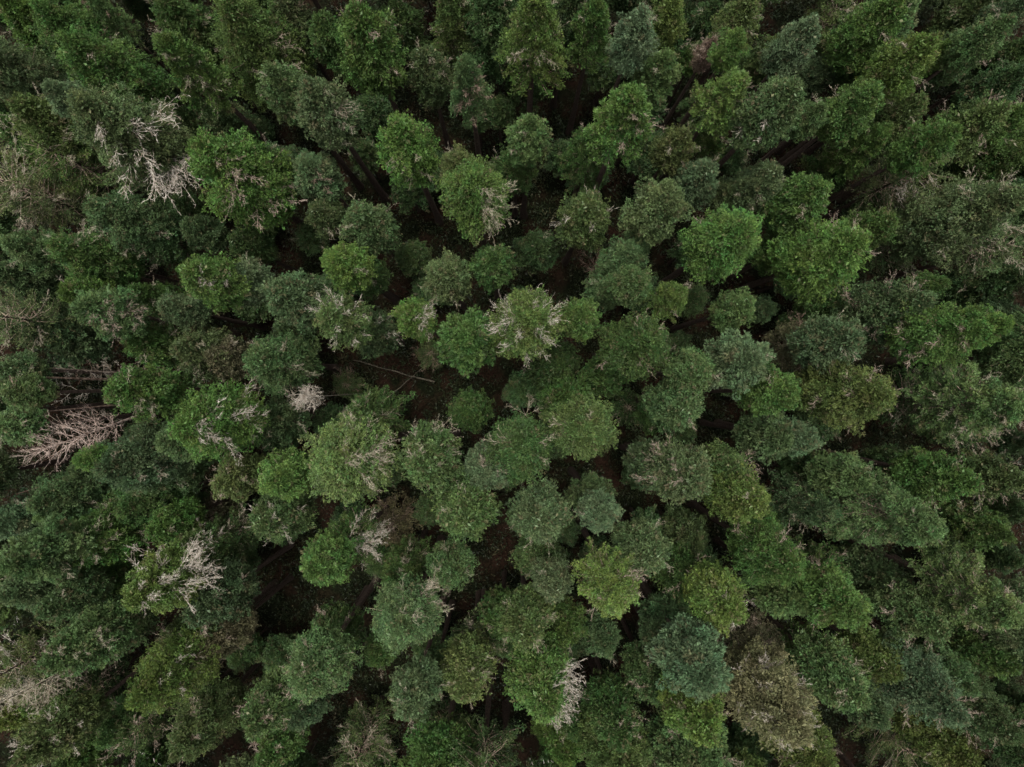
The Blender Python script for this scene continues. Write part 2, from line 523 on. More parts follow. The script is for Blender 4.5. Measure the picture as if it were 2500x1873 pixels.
def child(name, mesh, parent, loc=(0, 0, 0), rot=(0, 0, 0), scale=(1, 1, 1), color=None):
    o = bpy.data.objects.new(name, mesh)
    COL.objects.link(o)
    o.parent = parent
    o.location = loc; o.rotation_euler = rot; o.scale = scale
    if color is not None:
        o.color = (*color[:3], 1)
    return o


def aim(az, el, roll=0.0):
    """rotation that lays a unit +x branch along azimuth az and elevation el"""
    from mathutils import Matrix
    return (Matrix.Rotation(az, 4, 'Z') @ Matrix.Rotation(-el, 4, 'Y') @ Matrix.Rotation(roll, 4, 'X')).to_euler()


TREES = []


def build_tree(px, py, wpx, h, style, code, dead=0, focus=None, dcol='g', seed=0, cut=False, name="conifer_tree",
               ratio=None, world_xy=None, radius=None, deadlen=1.0):
    rnd = random.Random(seed)
    if world_xy is None:
        h = 28.5 + (h - 28.5) * (1.3 if h > 26.5 else 1.8)
        zc = h - 0.26 * (ratio or 4.3) * 0.5 * wpx * (H_CAM - h) / F_PX
        x, y = px_to_world(px, py, zc)
        R = 0.535 * (0.94 + 0.06 * min(1.0, math.hypot(px - CX, py - CY) / 600)) * wpx * (H_CAM - zc) / F_PX
    else:
        x, y = world_xy; R = radius
    root = bpy.data.objects.new(name, None)
    root.empty_display_size = 1.0
    root.location = (x, y, 0)
    COL.objects.link(root)
    sz = 's' if R < 2.2 else ('m' if R < 3.15 else 'g')
    L = (ratio or {'d': 4.2, 'f': 4.3, 't': 3.8, 'l': 4.2, 'o': 3.8}[style]) * R
    L = min(L, h * 0.72); L = max(L, 4.0)
    col = mixcol(code)
    col = np.clip(col * rnd.uniform(0.9, 1.12) * np.array([rnd.uniform(.93, 1.07), 1, rnd.uniform(.9, 1.1)]), 0, 1)
    rz = rnd.uniform(0, 6.28)
    if cut and focus is not None:
        faz = math.atan2(-focus[1], focus[0])
        (cm, lm) = crown_mesh(style, R, L, 5000 + seed, cut=(faz, 0.8, 0.25))
        sc = (1, 1, 1); rz = 0
    else:
        v = rnd.randrange(NVAR[style])
        (cm, lm), R0, L0 = PROTO[style, sz, v]
        sc = (R / R0 * rnd.uniform(.94, 1.06), R / R0 * rnd.uniform(.94, 1.06), L / L0)
    child("crown", cm, root, (0, 0, h), (0, 0, rz), sc, col)
    child("limbs", lm, root, (0, 0, h), (0, 0, rz), sc)
    tr = 0.012 * h + 0.02 * R
    child("trunk", TRUNKS[rnd.randrange(5)], root, (0, 0, -0.3), (0, 0, rnd.uniform(0, 6.28)), (tr, tr, h + 0.1))
    for i in range(dead):
        if focus is not None:
            faz = math.atan2(-focus[1], focus[0])
            az = faz + rnd.gauss(0, 0.55)
        else:
            az = rnd.uniform(0, 6.28)
            # lower, older side of the crown carries more bare wood
        tz = rnd.uniform(0.14, 0.7) if focus is None else rnd.uniform(0.12, 0.85)
        zz = h - L * tz
        prof = float(profile(STYLES[style]['shape'], np.array(tz)))
        ln = (R * prof * rnd.uniform(1.05, 1.35) + 0.45) * deadlen
        el = rnd.uniform(0.05, 0.5)
        sy = max(1.3, ln * 0.6)
        child("dead_branch", DEADS[rnd.randrange(len(DEADS))], root, (0, 0, zz - 0.4 * ln * math.sin(el)),
              aim(az, el, rnd.uniform(-.6, .6)), (ln / math.cos(el) * 0.95, sy, sy), DEADCOL[dcol])
    return root


def build_dead_tree(px, py, h, R, L, n, base=None, dcol='p', seed=0, name="dead_tree", fine=True, el=(0.25, 0.7), trunk_r=0.16, start=0.0, thick=1.0):
    rnd = random.Random(seed)
    x, y = px_to_world(px, py, h)
    root = bpy.data.objects.new(name, None)
    COL.objects.link(root)
    if base is not None:
        bx, by = px_to_world(base[0], base[1], 0)
    else:
        bx, by = x, y
    root.location = (bx, by, 0)
    ax = np.array([x - bx, y - by, h]); ln0 = np.linalg.norm(ax)
    from mathutils import Vector
    q = Vector(ax).to_track_quat('Z', 'Y')
    root.rotation_euler = q.to_euler()
    child("trunk", dead_trunk(), root,
              (0, 0, -0.3), (0, 0, rnd.uniform(0, 6)), (trunk_r, trunk_r, ln0), DEADCOL[dcol])
    meshes = {0: DEADS, 1: FINE_DEADS, 2: WHIPS}[int(fine)]
    for i in range(n):
        u = start + (1 - start) * (i + rnd.random()) / n
        z = ln0 - 0.15 - L * u
        az = i * 2.4 + rnd.gauss(0, .3)
        rr = R * (0.25 + 0.75 * min(1, u * 1.8)) * rnd.uniform(.75, 1.15)
        e = rnd.uniform(*el) + 0.5 * max(0, 0.25 - u)
        child("dead_branch", meshes[rnd.randrange(len(meshes))], root, (0, 0, z), aim(az, e, rnd.uniform(-.8, .8)),
              (rr, rr * .9 * thick, rr * .9 * thick), DEADCOL[dcol])
    return root


_dt = []


def dead_trunk():
    if not _dt:
        m = TRUNKS[0].copy(); m.name = "dead_trunk"
        m.materials.clear(); m.materials.append(M_DEAD)
        _dt.append(m)
    return _dt[0]


# ------------------------------------------------------------ the forest floor
def make_floor():
    n = 160; half = 160.0
    g = np.linspace(-half, half, n)
    X, Y = np.meshgrid(g, g)
    Z = 0.35 * np.sin(X * 0.21 + 1) * np.cos(Y * 0.17) + 0.18 * np.sin(X * 0.6 + Y * 0.45)
    Z -= 0.35
    V = np.stack([X, Y, Z], -1).reshape(-1, 3)
    i = np.arange(n - 1)
    a = (i[:, None] * n + i[None, :]).ravel()
    Q = np.stack([a, a + 1, a + n + 1, a + n], 1)
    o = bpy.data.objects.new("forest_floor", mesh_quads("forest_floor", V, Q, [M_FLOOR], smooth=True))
    COL.objects.link(o); o['kind'] = 'structure'


def make_undergrowth():
    rng = np.random.default_rng(77)
    nb = 10500
    xy = np.stack([rng.uniform(-62, 62, nb), rng.uniform(-50, 50, nb)], 1)
    nl = 40
    K = np.repeat(np.arange(nb), nl)
    size = rng.uniform(0.35, 1.9, nb)
    d = unit(rng.normal(size=(len(K), 3))); d[:, 2] = np.abs(d[:, 2])
    P = np.zeros((len(K), 3)); P[:, :2] = xy[K]; P[:, 2] = -0.2
    P += d * size[K][:, None] * rng.uniform(0.4, 1, (len(K), 1))
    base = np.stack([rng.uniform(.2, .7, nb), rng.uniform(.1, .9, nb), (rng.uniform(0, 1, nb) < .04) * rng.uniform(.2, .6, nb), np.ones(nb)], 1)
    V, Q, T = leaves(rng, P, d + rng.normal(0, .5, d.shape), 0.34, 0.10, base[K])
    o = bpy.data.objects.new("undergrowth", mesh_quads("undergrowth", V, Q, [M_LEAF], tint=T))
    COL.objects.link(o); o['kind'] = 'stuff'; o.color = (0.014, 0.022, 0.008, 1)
    o['label'] = 'low brown and green shrubs and ferns on the shaded forest floor'; o['category'] = 'undergrowth'


make_floor()
make_undergrowth()

# ------------------------------------------------------------ the trees of the photograph
# square (crop of 660 px), x, y, width in crop pixels, height m, style, colour, dead branches, [focus x,y], [options] | own label
OR = {'A1': (0, 0), 'A2': (620, 0), 'A3': (1240, 0), 'A4': (1840, 0),
      'B1': (0, 600), 'B2': (620, 600), 'B3': (1240, 600), 'B4': (1840, 600),
      'C1': (0, 1213), 'C2': (620, 1213), 'C3': (1240, 1213), 'C4': (1840, 1213)}
CATALOG = """
A1 100 60 300 24 d G 1
A1 330 110 350 26 f G 2
A1 620 50 190 25 l BG 4 c=k | narrow blue-tipped conifer with a brown inner side at the upper left edge @the narrow blue-tipped tree
A1 530 330 430 27 d G 3
A1 1080 320 330 27 l G 9 f=60,150 c=g | mid green layered conifer with pale curved dead branches, left of the upper centre
A1 1060 70 350 24 d DG 9 c=g
A1 1470 130 480 26 f OG 6 c=p
A1 345 560 190 28 t B 0 | small pale blue-tipped crown above the silver-limbed tree @the pale blue tip
A1 190 690 330 26 f GO 2
A1 620 720 540 29 f OB 20 f=250,190 c=w cut dl=1.25 | large conifer with a silver dead-limbed side, in the upper left part @the silver-limbed tree
A1 1330 680 260 22 d BD 1
A1 1330 980 520 28 f LG 14 f=60,60 c=p | big bright green crown with pinkish twigs scattered over its middle, upper left @the pink-twigged bright tree
A1 110 980 190 22 d Y 1
A1 70 1130 370 25 o O 14 c=g | olive tree with spidery grey dead branches, at the left edge below the silver-limbed tree @the spidery grey tree
A1 330 930 350 24 o GO 7 c=g
A1 660 1310 360 26 f BG 6 c=g
A1 1180 1390 210 23 d DB 0
A1 1470 1480 220 22 f D 2
A1 110 1500 250 25 d BG 1
A1 430 1540 340 26 f G 4 c=g
A1 90 480 240 22 d OD 2
A1 330 250 220 22 d D 0
A1 1150 740 250 21 d D 1
A1 60 780 220 24 d G 0
A1 860 640 250 21 o D 4
A1 920 1430 300 23 o D 6 c=g
A1 660 590 240 24 d GD 3 c=p
A2 140 480 270 27 d BG 2
A2 370 580 340 28 f OB 9 f=150,150 c=g | grey-green conifer with a fan of pale twigs at its lower right side @the fan-sided grey-green tree
A2 650 150 360 28 f G 7 c=p ratio=4.6 | tall long mid green crown with pale twigs below its tip, near the top edge @the long tall crown
A2 430 160 230 24 d DG 0
A2 1050 370 250 24 f OD 5 c=g
A2 1310 450 270 29 l GB 12 f=80,180 c=k ratio=5 | spire-shaped green conifer with a brown bare lower side and thin visible trunk @the spire-topped tree
A2 900 820 340 28 f GL 6 f=40,160 c=g ratio=4.4 | fresh green egg-shaped crown with layered lower boughs, right below the upper centre
A2 1240 990 230 26 f O 1
A2 1340 1130 430 28 f G 16 f=120,120 c=g ratio=3.6 | mid green crown with a spray of whitish branches at its lower right @the whitish-sprayed tree
A2 660 1340 310 26 f GB 3
A2 400 1300 210 24 f DO 2
A2 350 1040 240 25 t B 4 f=80,80 c=k
A2 70 950 240 24 d DB 4 c=g
A2 1220 50 380 25 l GO 9 c=g
A2 880 80 260 22 d D 4 c=g
A2 200 60 260 23 f O 4 c=k
A3 170 90 430 29 l GY 10 c=g | big layered green tree with yellowish bough tips, at the top edge @the yellow-tipped layered tree
A3 540 90 280 26 l G 4 c=g
A3 800 140 260 28 f B 1 | pale blue-green round crown near the top edge, right of the centre @the pale blue-green round crown
A3 950 390 230 26 t BG 1
A3 750 640 400 30 l LG 9 f=0,160 c=p ratio=3.6 | wide bright green tree with sweeping layered boughs, above the centre @the sweeping-boughed tree
A3 520 860 330 24 l G 4 c=p
A3 1250 270 130 26 f K 10 c=p ratio=4 | narrow brown withered crown beside a small round green one, upper right of centre @the narrow brown crown
A3 1400 240 180 29 d GL 0 ratio=4 | small rounded green crown beside the narrow brown one
A3 1380 520 320 27 l LY 5 c=p ratio=3 | lime green layered crown directly below the narrow brown one @the lime layered crown
A3 130 780 260 27 d BG 2
A3 50 970 250 24 f DG 2
A3 1060 850 230 25 f O 3
A3 1200 1060 250 25 f B 2
A3 490 1290 310 26 f GO 6 c=w | olive-tinged round crown speckled with white twigs, above right of the centre @the speckled round crown
A3 960 1230 340 27 d OB 0
A3 1560 1100 260 25 f BO 1
A3 1420 1160 220 24 f OB 1
A3 1410 1430 410 29 d L 1 | brightest green broad dense crown, right of the centre @the brightest crown
A3 730 1560 240 25 d BG 0
A3 180 1500 230 22 d D 1
A3 1000 60 230 25 f GY 1
A3 1250 90 240 22 d D 3
A3 1460 60 260 25 f YO 3
A3 1170 300 150 21 d G 0
A3 1270 800 300 21 l DG 2
A3 120 400 260 21 l D 1
A4 320 190 250 27 f B 0
A4 140 290 220 24 d DO 0
A4 440 400 180 23 d DB 0
A4 820 80 310 27 f G 2
A4 490 60 220 23 o YO 7 c=g
A4 1010 310 300 28 f GY 2 | broad yellowish green crown with a darker lobe on its right, upper right @the broad yellowish crown
A4 1150 300 160 26 d G 0
A4 780 380 260 25 f G 2
A4 1500 170 230 28 f BG 1
A4 1330 260 260 26 f GB 4 c=p
A4 690 600 280 27 d G 1
A4 980 650 240 26 f GO 3 c=g
A4 1160 830 260 27 d G 1
A4 740 840 260 25 l G 4
A4 1000 1040 330 25 o O 14 c=w f=20,100 dl=0.8 | olive tree with tufts of whitish dead twigs along its lower boughs, upper right @the white-tufted tree
A4 590 950 260 22 l DG 3
A4 1430 720 300 26 f GO 7 c=p
A4 1600 710 240 26 d G 2
A4 190 590 330 29 f BG 3 f=-130,120 c=w | pale blue-green crown with a notched lower side, right of the lime layered crown @the notched blue-green crown
A4 390 680 170 26 d GB 1
A4 100 1080 250 26 f OB 2
A4 360 1180 300 27 d G 1
A4 790 1380 260 25 f DG 1
A4 560 1520 430 28 d LG 3 c=p | broad fresh green crown made of several lobes, right of the brightest crown @the lobed green crown
A4 250 1500 260 24 d G 1
A4 1480 1260 480 28 f BO 14 c=g | wide grey-green open crown with pale fine branches, at the right edge @the wide grey-green crown
A4 1560 1500 260 26 o BO 6 c=g
A4 1030 1450 320 24 o DB 7 c=g
A4 1580 480 250 23 d D 0
A4 1370 50 260 23 d DO 2
A4 1610 40 200 25 f DB 3
A4 1640 300 200 22 d D 2
A4 1560 970 280 24 d DG 0
A4 880 1240 270 21 d D 1
B1 80 180 290 24 t DB 1
B1 450 290 230 25 d G 1
B1 550 380 280 27 d GB 16 f=170,60 c=p | green crown with a brush of brown dead twigs on its right, at the left @the brown-brushed tree
B1 880 300 260 23 l G 3 c=g
B1 1040 370 220 24 f B 0
B1 1210 180 300 28 f LG 9 f=70,30 c=w dl=0.7 | fresh green crown with one tangle of white dead twigs, left of the centre @the white-tangled crown
B1 1460 200 240 26 t B 2
B1 60 440 330 25 o OB 10 c=g
B1 300 520 330 22 t DB 1
B1 850 590 260 24 f G 6 c=g
B1 1160 640 320 25 f O 6 c=g
B1 1320 680 230 23 f OK 4 c=g
B1 760 890 300 28 f G 8 f=90,40 c=g | mid green crown with pale twigs, right of the bare trunks at the left @the crown beside the bare trunks
B1 980 900 230 22 d GD 2
B1 1190 1110 430 29 f GL 20 f=170,-20 c=w dl=0.95 | large fresh green crown with white dead branches on its right side @the white-branched green tree
B1 1060 1200 260 26 d GB 0
B1 720 1340 400 27 d BD 3 c=g | broad dark blue-green crown with a lighter left tip, below right of the fan-shaped dead tree @the broad dark crown
B1 940 1380 320 25 f BD 6 c=g
B1 510 1320 160 27 d GL 0
B1 1390 1450 250 25 f OY 7 c=p
B1 300 1560 330 24 d BG 1
B1 820 1600 320 23 d DG 1
B1 60 900 200 27 f OG 3 c=k ratio=2.2 stubs=16 | olive crown on a long bare trunk with white whiskers, at the left edge @the whiskered trunk
B1 20 1110 230 26 d BG 3 c=g ratio=2.4 stubs=6
B1 30 760 200 26 f BD 4 c=g ratio=2.2 stubs=8
B2 180 300 340 28 f B 0 | large pale blue-green round crown, left of the centre @the large pale blue crown
B2 490 430 320 28 f GO 14 c=w dl=0.95 | olive-tinged crown speckled with short white twigs, left of the centre above the clearing @the white-speckled crown
B2 690 520 280 24 f DB 10 c=w
B2 960 430 250 28 f G 14 f=50,20 c=w dl=0.8 | small upright green crown with a vertical white streak of dead twigs @the white-streaked small crown
B2 520 90 260 27 d GL 1
B2 640 150 240 24 d DG 1
B2 1160 170 290 25 f OB 4 c=g
B2 1460 90 260 25 d GD 0
B2 1300 570 350 27 t G 0 | dense tufted green crown just left of the centre @the dense tufted crown
B2 60 710 370 25 f GB 8 c=g
B2 70 1090 280 24 f DB 9 c=g
B2 520 1330 500 29 f GO 20 f=150,-60 c=g ratio=2.8 | very broad olive-tinged crown with tan branches fanning from its right, lower left of centre @the very broad fanned crown
B2 660 1060 400 25 l GD 9 c=g
B2 1050 1330 370 28 f OG 14 f=40,-130 c=g | round olive crown fringed with whitish bare twigs along its upper edge @the white-fringed crown
B2 1310 1020 240 22 d GD 0
B2 1400 1400 260 26 t B 5 f=60,-80 c=p
B2 130 1440 290 28 d L 0 | vivid bright green dense crown left of the very broad fanned one @the vivid green crown
B2 1080 660 150 17 o DO 8 c=k
B2 1250 1560 260 21 d D 2
B2 560 850 150 16 o DO 8 c=k
B3 125 452 430 30 f LO 30 c=w dl=0.95 | big light olive crown flecked all over with white dead twigs, at the very centre @the white-flecked centre crown
B3 450 430 260 27 d LD 0 | vivid dark green crown touching the white-flecked centre crown on its right
B3 780 210 250 28 f BG 0
B3 720 60 230 24 d BG 0
B3 620 250 220 24 d GB 1
B3 1030 300 240 27 l LY 3 c=g | small lime green starry crown with drooping boughs, right of the centre @the starry lime crown
B3 1440 370 220 25 f BG 0
B3 830 600 420 28 f GD 9 c=p dl=0.85 | large deep green crown with pinkish bare twigs in its middle, right of the centre @the pink-hearted crown
B3 1170 770 260 28 f BG 1
B3 1080 980 310 26 f GB 5 c=p
B3 950 1060 230 23 l DG 4
B3 1470 700 310 28 t B 1 | tufted silvery blue-green crown, right of the centre @the silvery tufted crown
B3 620 780 240 23 d DG 1
B3 490 1130 400 27 f OG 2 | round dark olive crown seen from straight above, below right of the centre @the round dark centre crown
B3 380 950 300 23 d GD 1
B3 1120 1430 370 28 f OB 9 f=-130,-60 c=p | round grey-green crown with tan bare twigs at its upper left, lower right of centre @the tan-twigged crown
B3 920 1360 280 23 t DB 2
B3 1390 1390 280 25 f OG 10 f=110,20 c=p
B3 1490 1570 330 27 f YG 1 | yellowish green crown, lower right of the centre, below a pinkish dead-edged one @the yellowish lower crown
B3 530 1560 240 22 t BD 1
B3 300 720 300 21 d D 0
B3 740 1000 200 16 o D 5 c=g
B3 1600 380 150 22 d DB 0
B3 80 1270 400 27 f GD 4 c=g
B4 570 580 310 27 f DB 3 c=g
B4 300 600 250 23 o OK 6 c=k
B4 180 900 290 27 d LG 1
B4 150 1180 290 25 t DB 1
B4 330 1190 220 26 f B 0
B4 960 360 400 25 f DB 9 c=p
B4 1130 240 180 25 d GD 0
B4 1310 520 370 28 f GL 9 f=-150,60 c=p
B4 1500 480 220 29 d LG 0 | pointed bright green crown tip near the right edge @the pointed bright tip
B4 720 920 420 28 f YO 10 c=p dl=0.85 | wedge-shaped yellow-olive crown with rusty flecks, right of the silvery tufted crown @the yellow-olive wedge crown
B4 430 900 260 24 f OD 3
B4 1520 980 500 28 l OG 22 c=g dl=0.9 ratio=3 | wide open olive tree with many curved bare branches, at the right edge @the curved-branch open tree
B4 1160 960 360 23 o D 12 c=g
B4 1260 1440 300 27 f G 3
B4 970 1390 260 22 d D 2
B4 1100 1480 240 23 d DG 2
B4 620 1440 280 25 t BG 1
B4 1560 1430 280 24 f OD 8 c=p
B4 1600 450 250 23 d DB 2
B4 1540 200 290 22 d D 1
B4 1610 700 220 21 f OD 5
B4 380 1420 240 22 t D 2
B4 1340 1100 260 22 o D 8
B4 520 360 240 21 d GD 0
C1 150 390 330 28 t BG 2 
C1 480 300 330 25 f G 16 f=80,-20 c=g | green crown with twisted pale branches along its ridge, lower left @the pale-ridged crown
C1 110 580 260 26 t B 1
C1 60 170 260 23 t B 1
C1 330 100 260 23 t BG 1
C1 680 140 300 23 f GD 5 c=g
C1 320 680 260 26 f GB 2
C1 560 520 330 23 t DG 2
C1 380 980 330 28 f BG 12 f=130,-80 c=g | pale blue-green crown with grey twigs at its upper right, lower left @the blue-green twigged crown
C1 560 900 300 24 f GB 9 c=g
C1 880 590 350 28 f YG 24 f=220,-160 c=w cut dl=1.3 | yellowish green conifer with a large silver-white dead limb across its upper right, lower left @the silver-white-limbed conifer
C1 1090 400 300 24 f GO 12 c=w f=100,-60
C1 1240 690 320 25 f DB 6 c=p
C1 980 190 240 24 f G 1
C1 920 1180 400 28 f GY 12 f=100,-60 c=w dl=0.75 | green crown splashed with a white clump of dead twigs, lower left @the white-splashed crown
C1 1290 920 270 24 f OK 16 c=p dl=0.9 | brownish crown covered in pinkish lichen twigs, right above the white-splashed crown
C1 1050 950 260 22 f OD 5 c=p
C1 60 1060 280 26 o O 16 c=w | olive tree with thick whitish dead limbs, at the left edge low down @the white-limbed edge tree
C1 50 1370 200 22 d Y 0
C1 210 1270 200 23 d G 1
C1 200 1560 320 27 f O 18 c=w dl=0.9 | olive tree with a white web of dead twigs, in the bottom left corner @the white-webbed corner tree
C1 680 1450 260 22 d DG 2
C1 830 1440 240 22 o OD 12 c=p
C1 1150 1500 340 24 f DO 5 c=p
C1 450 1600 300 23 d GD 3 c=g
C1 500 1230 260 19 o D 9 c=p
C1 1270 130 220 19 o KO 8 c=k
C1 1400 250 240 21 o D 8 c=g
C2 90 150 310 26 f BG 10 c=w dl=0.9
C2 390 440 280 28 d GL 0 | small bright green crown with silver branches spreading to its upper right @the half-silver small crown
C2 580 290 270 25 o GD 20 f=40,-10 c=w dl=1.1 | dark crown of spreading silvery bare branches touching a small bright green one
C2 1290 120 350 27 f GO 2
C2 1190 470 260 26 f GB 6 c=g
C2 900 790 400 28 f GB 14 f=130,-80 c=g ratio=3 | green crown with tan dead branches raking out at its right, lower centre @the tan-raked crown
C2 880 500 330 24 l DG 7 c=g
C2 330 1120 370 27 f GB 10 c=p dl=0.85 ratio=3.2 | large speckled green crown below the dark hollow with a leaning trunk, lower left of centre @the speckled lower crown
C2 430 930 280 23 f GD 7 c=p
C2 960 1270 280 28 f B 3 c=g ratio=4 | narrow pale blue-green crown pointing down, near the bottom centre @the downward blue crown
C2 1080 1150 240 24 f BD 9 c=p
C2 1290 1160 310 26 f YO 8 c=g
C2 1360 950 260 23 o DO 8 c=g
C2 760 980 200 23 d GD 1
C2 280 1340 230 22 d DB 1
C2 30 1370 300 27 f BG 10 c=p dl=0.9
C2 1520 790 260 23 d GD 2
C2 640 1590 320 20 o DO 12 c=g | low dark open-branched tree near the bottom edge, left of the centre
C2 1150 1580 320 20 o GD 6 c=g
C2 90 1590 260 24 f G 4 c=p
C2 840 180 260 17 o KO 6 c=k
C3 210 150 350 28 f BO 2
C3 580 120 220 27 t B 1
C3 870 360 300 26 f BO 2
C3 280 560 230 26 f OB 1
C3 180 420 240 23 f GB 1
C3 660 610 400 29 l LY 7 c=p ratio=2.8 | lime green layered tree with starry pale tips, lower right of the centre @the lower lime layered tree
C3 370 830 220 23 d GD 1
C3 590 910 220 23 d DB 1
C3 1360 690 320 28 f LY 6 c=w dl=0.8
C3 1160 560 320 24 f DG 5 c=p
C3 1190 1080 370 29 t B 0 | large tufted blue-green pine crown, lower right @the large tufted pine
C3 1010 850 280 24 t DB 0
C3 1200 1400 330 28 f LY 4 c=p
C3 1080 1330 220 24 d G 2
C3 110 830 310 27 f GO 7 c=g
C3 230 1240 400 28 f GL 28 f=60,20 c=w cut dl=1 | green crown with several bright white clumps of dead twigs, near the bottom centre @the white-clumped crown
C3 680 1440 320 25 f GD 5 c=p
C3 900 1180 280 24 f BG 4 c=p
C3 340 1560 300 22 d G 1
C3 890 1600 160 21 o OB 8 c=g
C3 1130 270 260 21 d DO 0
C3 1480 950 260 23 o OK 10 c=p
C3 400 1400 240 21 d GD 3
C4 190 420 370 27 f G 3 c=p
C4 240 620 320 25 t BG 1
C4 100 250 260 24 d GD 1
C4 590 690 310 27 d LG 2 c=p
C4 450 460 250 22 o GD 7 c=p
C4 960 150 600 29 l BG 3 ratio=3.6 | huge pale blue-green tapering crown, lower right @the huge pale blue crown
C4 420 80 330 24 l BD 6 c=g
C4 1090 790 300 26 f GB 3 c=p
C4 870 560 300 23 f DB 3
C4 1490 680 480 27 l GO 12 c=p dl=0.85 ratio=3 | wide yellowish-olive open tree with pinkish curved twigs, at the lower right edge @the wide pinkish-twigged tree
C4 1480 220 260 23 d DG 2
C4 820 1050 250 26 d YD 0
C4 590 1190 330 28 f BG 4 c=g
C4 430 1040 280 24 o G 6 c=g
C4 1160 1270 400 28 f B 7 c=p
C4 1290 1150 230 26 d GB 0
C4 980 1110 300 24 f OB 5 c=p
C4 1520 1020 260 24 d DG 1
C4 1510 1400 330 25 f OD 9 c=p
C4 900 1520 300 18 o DO 6
C4 1270 1590 330 22 f YO 5
C4 210 1370 470 29 f P 30 c=w dl=0.85 | large brown-tipped tree with fans of pale twigs, near the bottom right @the brown-tipped giant
C4 400 1640 360 25 f OYG 12 c=p dl=0.8 | broad olive crown with russet patches, on the bottom edge below the brown-tipped giant
C4 60 900 230 22 o OK 7 c=p
C4 740 1330 260 22 d DB 1
"""
DEADS_CAT = [
    # name, square, x, y, h, R, L, n, base, colour, fine, el, trunk radius, label, landmark
    ('dead_conifer', 'B1', 130, 1300, 25, 2.9, 10.5, 95, (500, 957), 'f', 2, (0.45, 0.8), 0.15,
     'bare dead conifer with a fan of pinkish-grey branches, at the left edge', 'the fan-shaped dead tree', 1.0, 0.0),
    ('dead_shrub_tree', 'B2', 300, 930, 20, 1.55, 2.4, 46, None, 'w', True, (0.3, 1.2), 0.07,
     'small leafless pinkish-white twiggy tree left of the dark clearing', 'the whitish leafless tree', 1.3, 0.0),
    ('bare_small_tree', 'B3', 110, 1040, 17, 2.2, 1.3, 9, None, 'g', False, (0.0, 0.6), 0.07,
     'star-shaped bare small tree with pale branches, in the shade just below the centre', 'the star-shaped bare tree', 0.8, 0.0),
    ('bare_shrub', 'B3', 545, 110, 11, 1.9, 1.6, 14, None, 'k', True, (0.2, 0.9), 0.06,
     'brown leafless shrub deep in the shade above the centre, beside a blue-green crown', 'the brown leafless shrub', 1.0, 0.0),
    ('dead_trunk_tree', 'B1', 90, 735, 22, 1.0, 17, 60, (480, 925), 'p', True, (-0.2, 0.3), 0.16,
     'upper one of the bare grey trunks with thin side twigs, at the left edge', 'the bare grey trunks', 1.3, 0.0),
    ('dead_trunk_tree', 'B1', 60, 800, 21, 0.7, 15, 14, (450, 935), 'k', True, (-0.2, 0.3), 0.22,
     'smooth brown trunk between the two whiskered grey ones, at the left edge', None, 1.0, 0.1),
    ('dead_trunk_tree', 'B1', 90, 1032, 20, 0.8, 14, 10, (430, 975), 'k', True, (-0.3, 0.3), 0.13,
     'faint thin brown trunk just above the fan-shaped dead tree', None, 1.0, 0.1),
    ('dead_trunk_tree', 'B1', 80, 1530, 17, 0.8, 9, 8, (420, 1080), 'k', True, (-0.3, 0.3), 0.17,
     'reddish-brown bare trunk slanting below the fan-shaped dead tree, left edge', None, 1.0, 0.1),
    ('dead_conifer', 'C1', -60, 1290, 26, 2.0, 12, 60, (330, 1560), 'g', True, (-0.35, 0.25), 0.15,
     'dead leaning conifer with comb-like white side branches, reaching in from the left edge low down', None, 1.7, 0.0),
]

LM = []          # (px, py, name)
items = []


def parse():
    out = []
    for line in CATALOG.strip().splitlines():
        line = line.strip()
        if not line:
            continue
        body, _, lab = line.partition('|')
        lab, _, mark = lab.partition('@')
        tk = body.split()
        sq, x, y, w, h, st_, code, dead = tk[:8]
        d = dict(px=OR[sq][0] + float(x) / 2.511, py=OR[sq][1] + float(y) / 2.511, w=float(w) / 2.511,
                 h=float(h), style=st_, code=code, dead=int(dead), focus=None, dcol='g', cut=False,
                 ratio=None, dl=1.0, stubs=0, label=lab.strip(), mark=mark.strip())
        for o in tk[8:]:
            if o.startswith('f='):
                d['focus'] = tuple(float(q) for q in o[2:].split(','))
            elif o.startswith('c='):
                d['dcol'] = o[2:]
            elif o == 'cut':
                d['cut'] = True
            elif o.startswith('ratio='):
                d['ratio'] = float(o[6:])
            elif o.startswith('dl='):
                d['dl'] = float(o[3:])
            elif o.startswith('stubs='):
                d['stubs'] = int(o[6:])
        out.append(d)
    return out


items = parse()
for d in items:
    if d['mark']:
        LM.append((d['px'], d['py'], d['mark']))
for r in DEADS_CAT:
    if r[14]:
        LM.append((OR[r[1]][0] + r[2] / 2.511, OR[r[1]][1] + r[3] / 2.511, r[14]))
LM.append((965, 905, 'the fallen log'))
LM.append((730, 1480, 'the dark lower-left hollow'))
NUM = ['', 'one', 'two', 'three', 'four', 'five', 'six', 'seven']
USED = set(d['label'] for d in items if d['label'])


def direction(dx, dy, fine=False):
    a = math.degrees(math.atan2(-dy, dx)) % 360
    names = ['right of', 'above-right of', 'above', 'above-left of', 'left of', 'below-left of', 'below', 'below-right of']
    return names[int((a + 22.5) // 45) % 8]


def auto_label(px, py, what):
    near = sorted(LM, key=lambda l: math.hypot(l[0] - px, l[1] - py))
    for l in near[:9]:
        dx, dy = px - l[0], py - l[1]
        dist = math.hypot(dx, dy)
        if dist < 190:
            cands = ["just " + direction(dx, dy)]
        else:
            cands = [f"{NUM[min(7, max(1, round(dist / 170)))]} crowns {direction(dx, dy)}".replace('one crowns', 'one crown')]
        for c in cands:
            s = f"{what}, {c} {l[2]}"
            if s not in USED and len(s.split()) <= 16:
                USED.add(s)
                return s
    s = f"{what}, near {near[0][2]}"
    print("FALLBACK", s)
    USED.add(s)
    return s


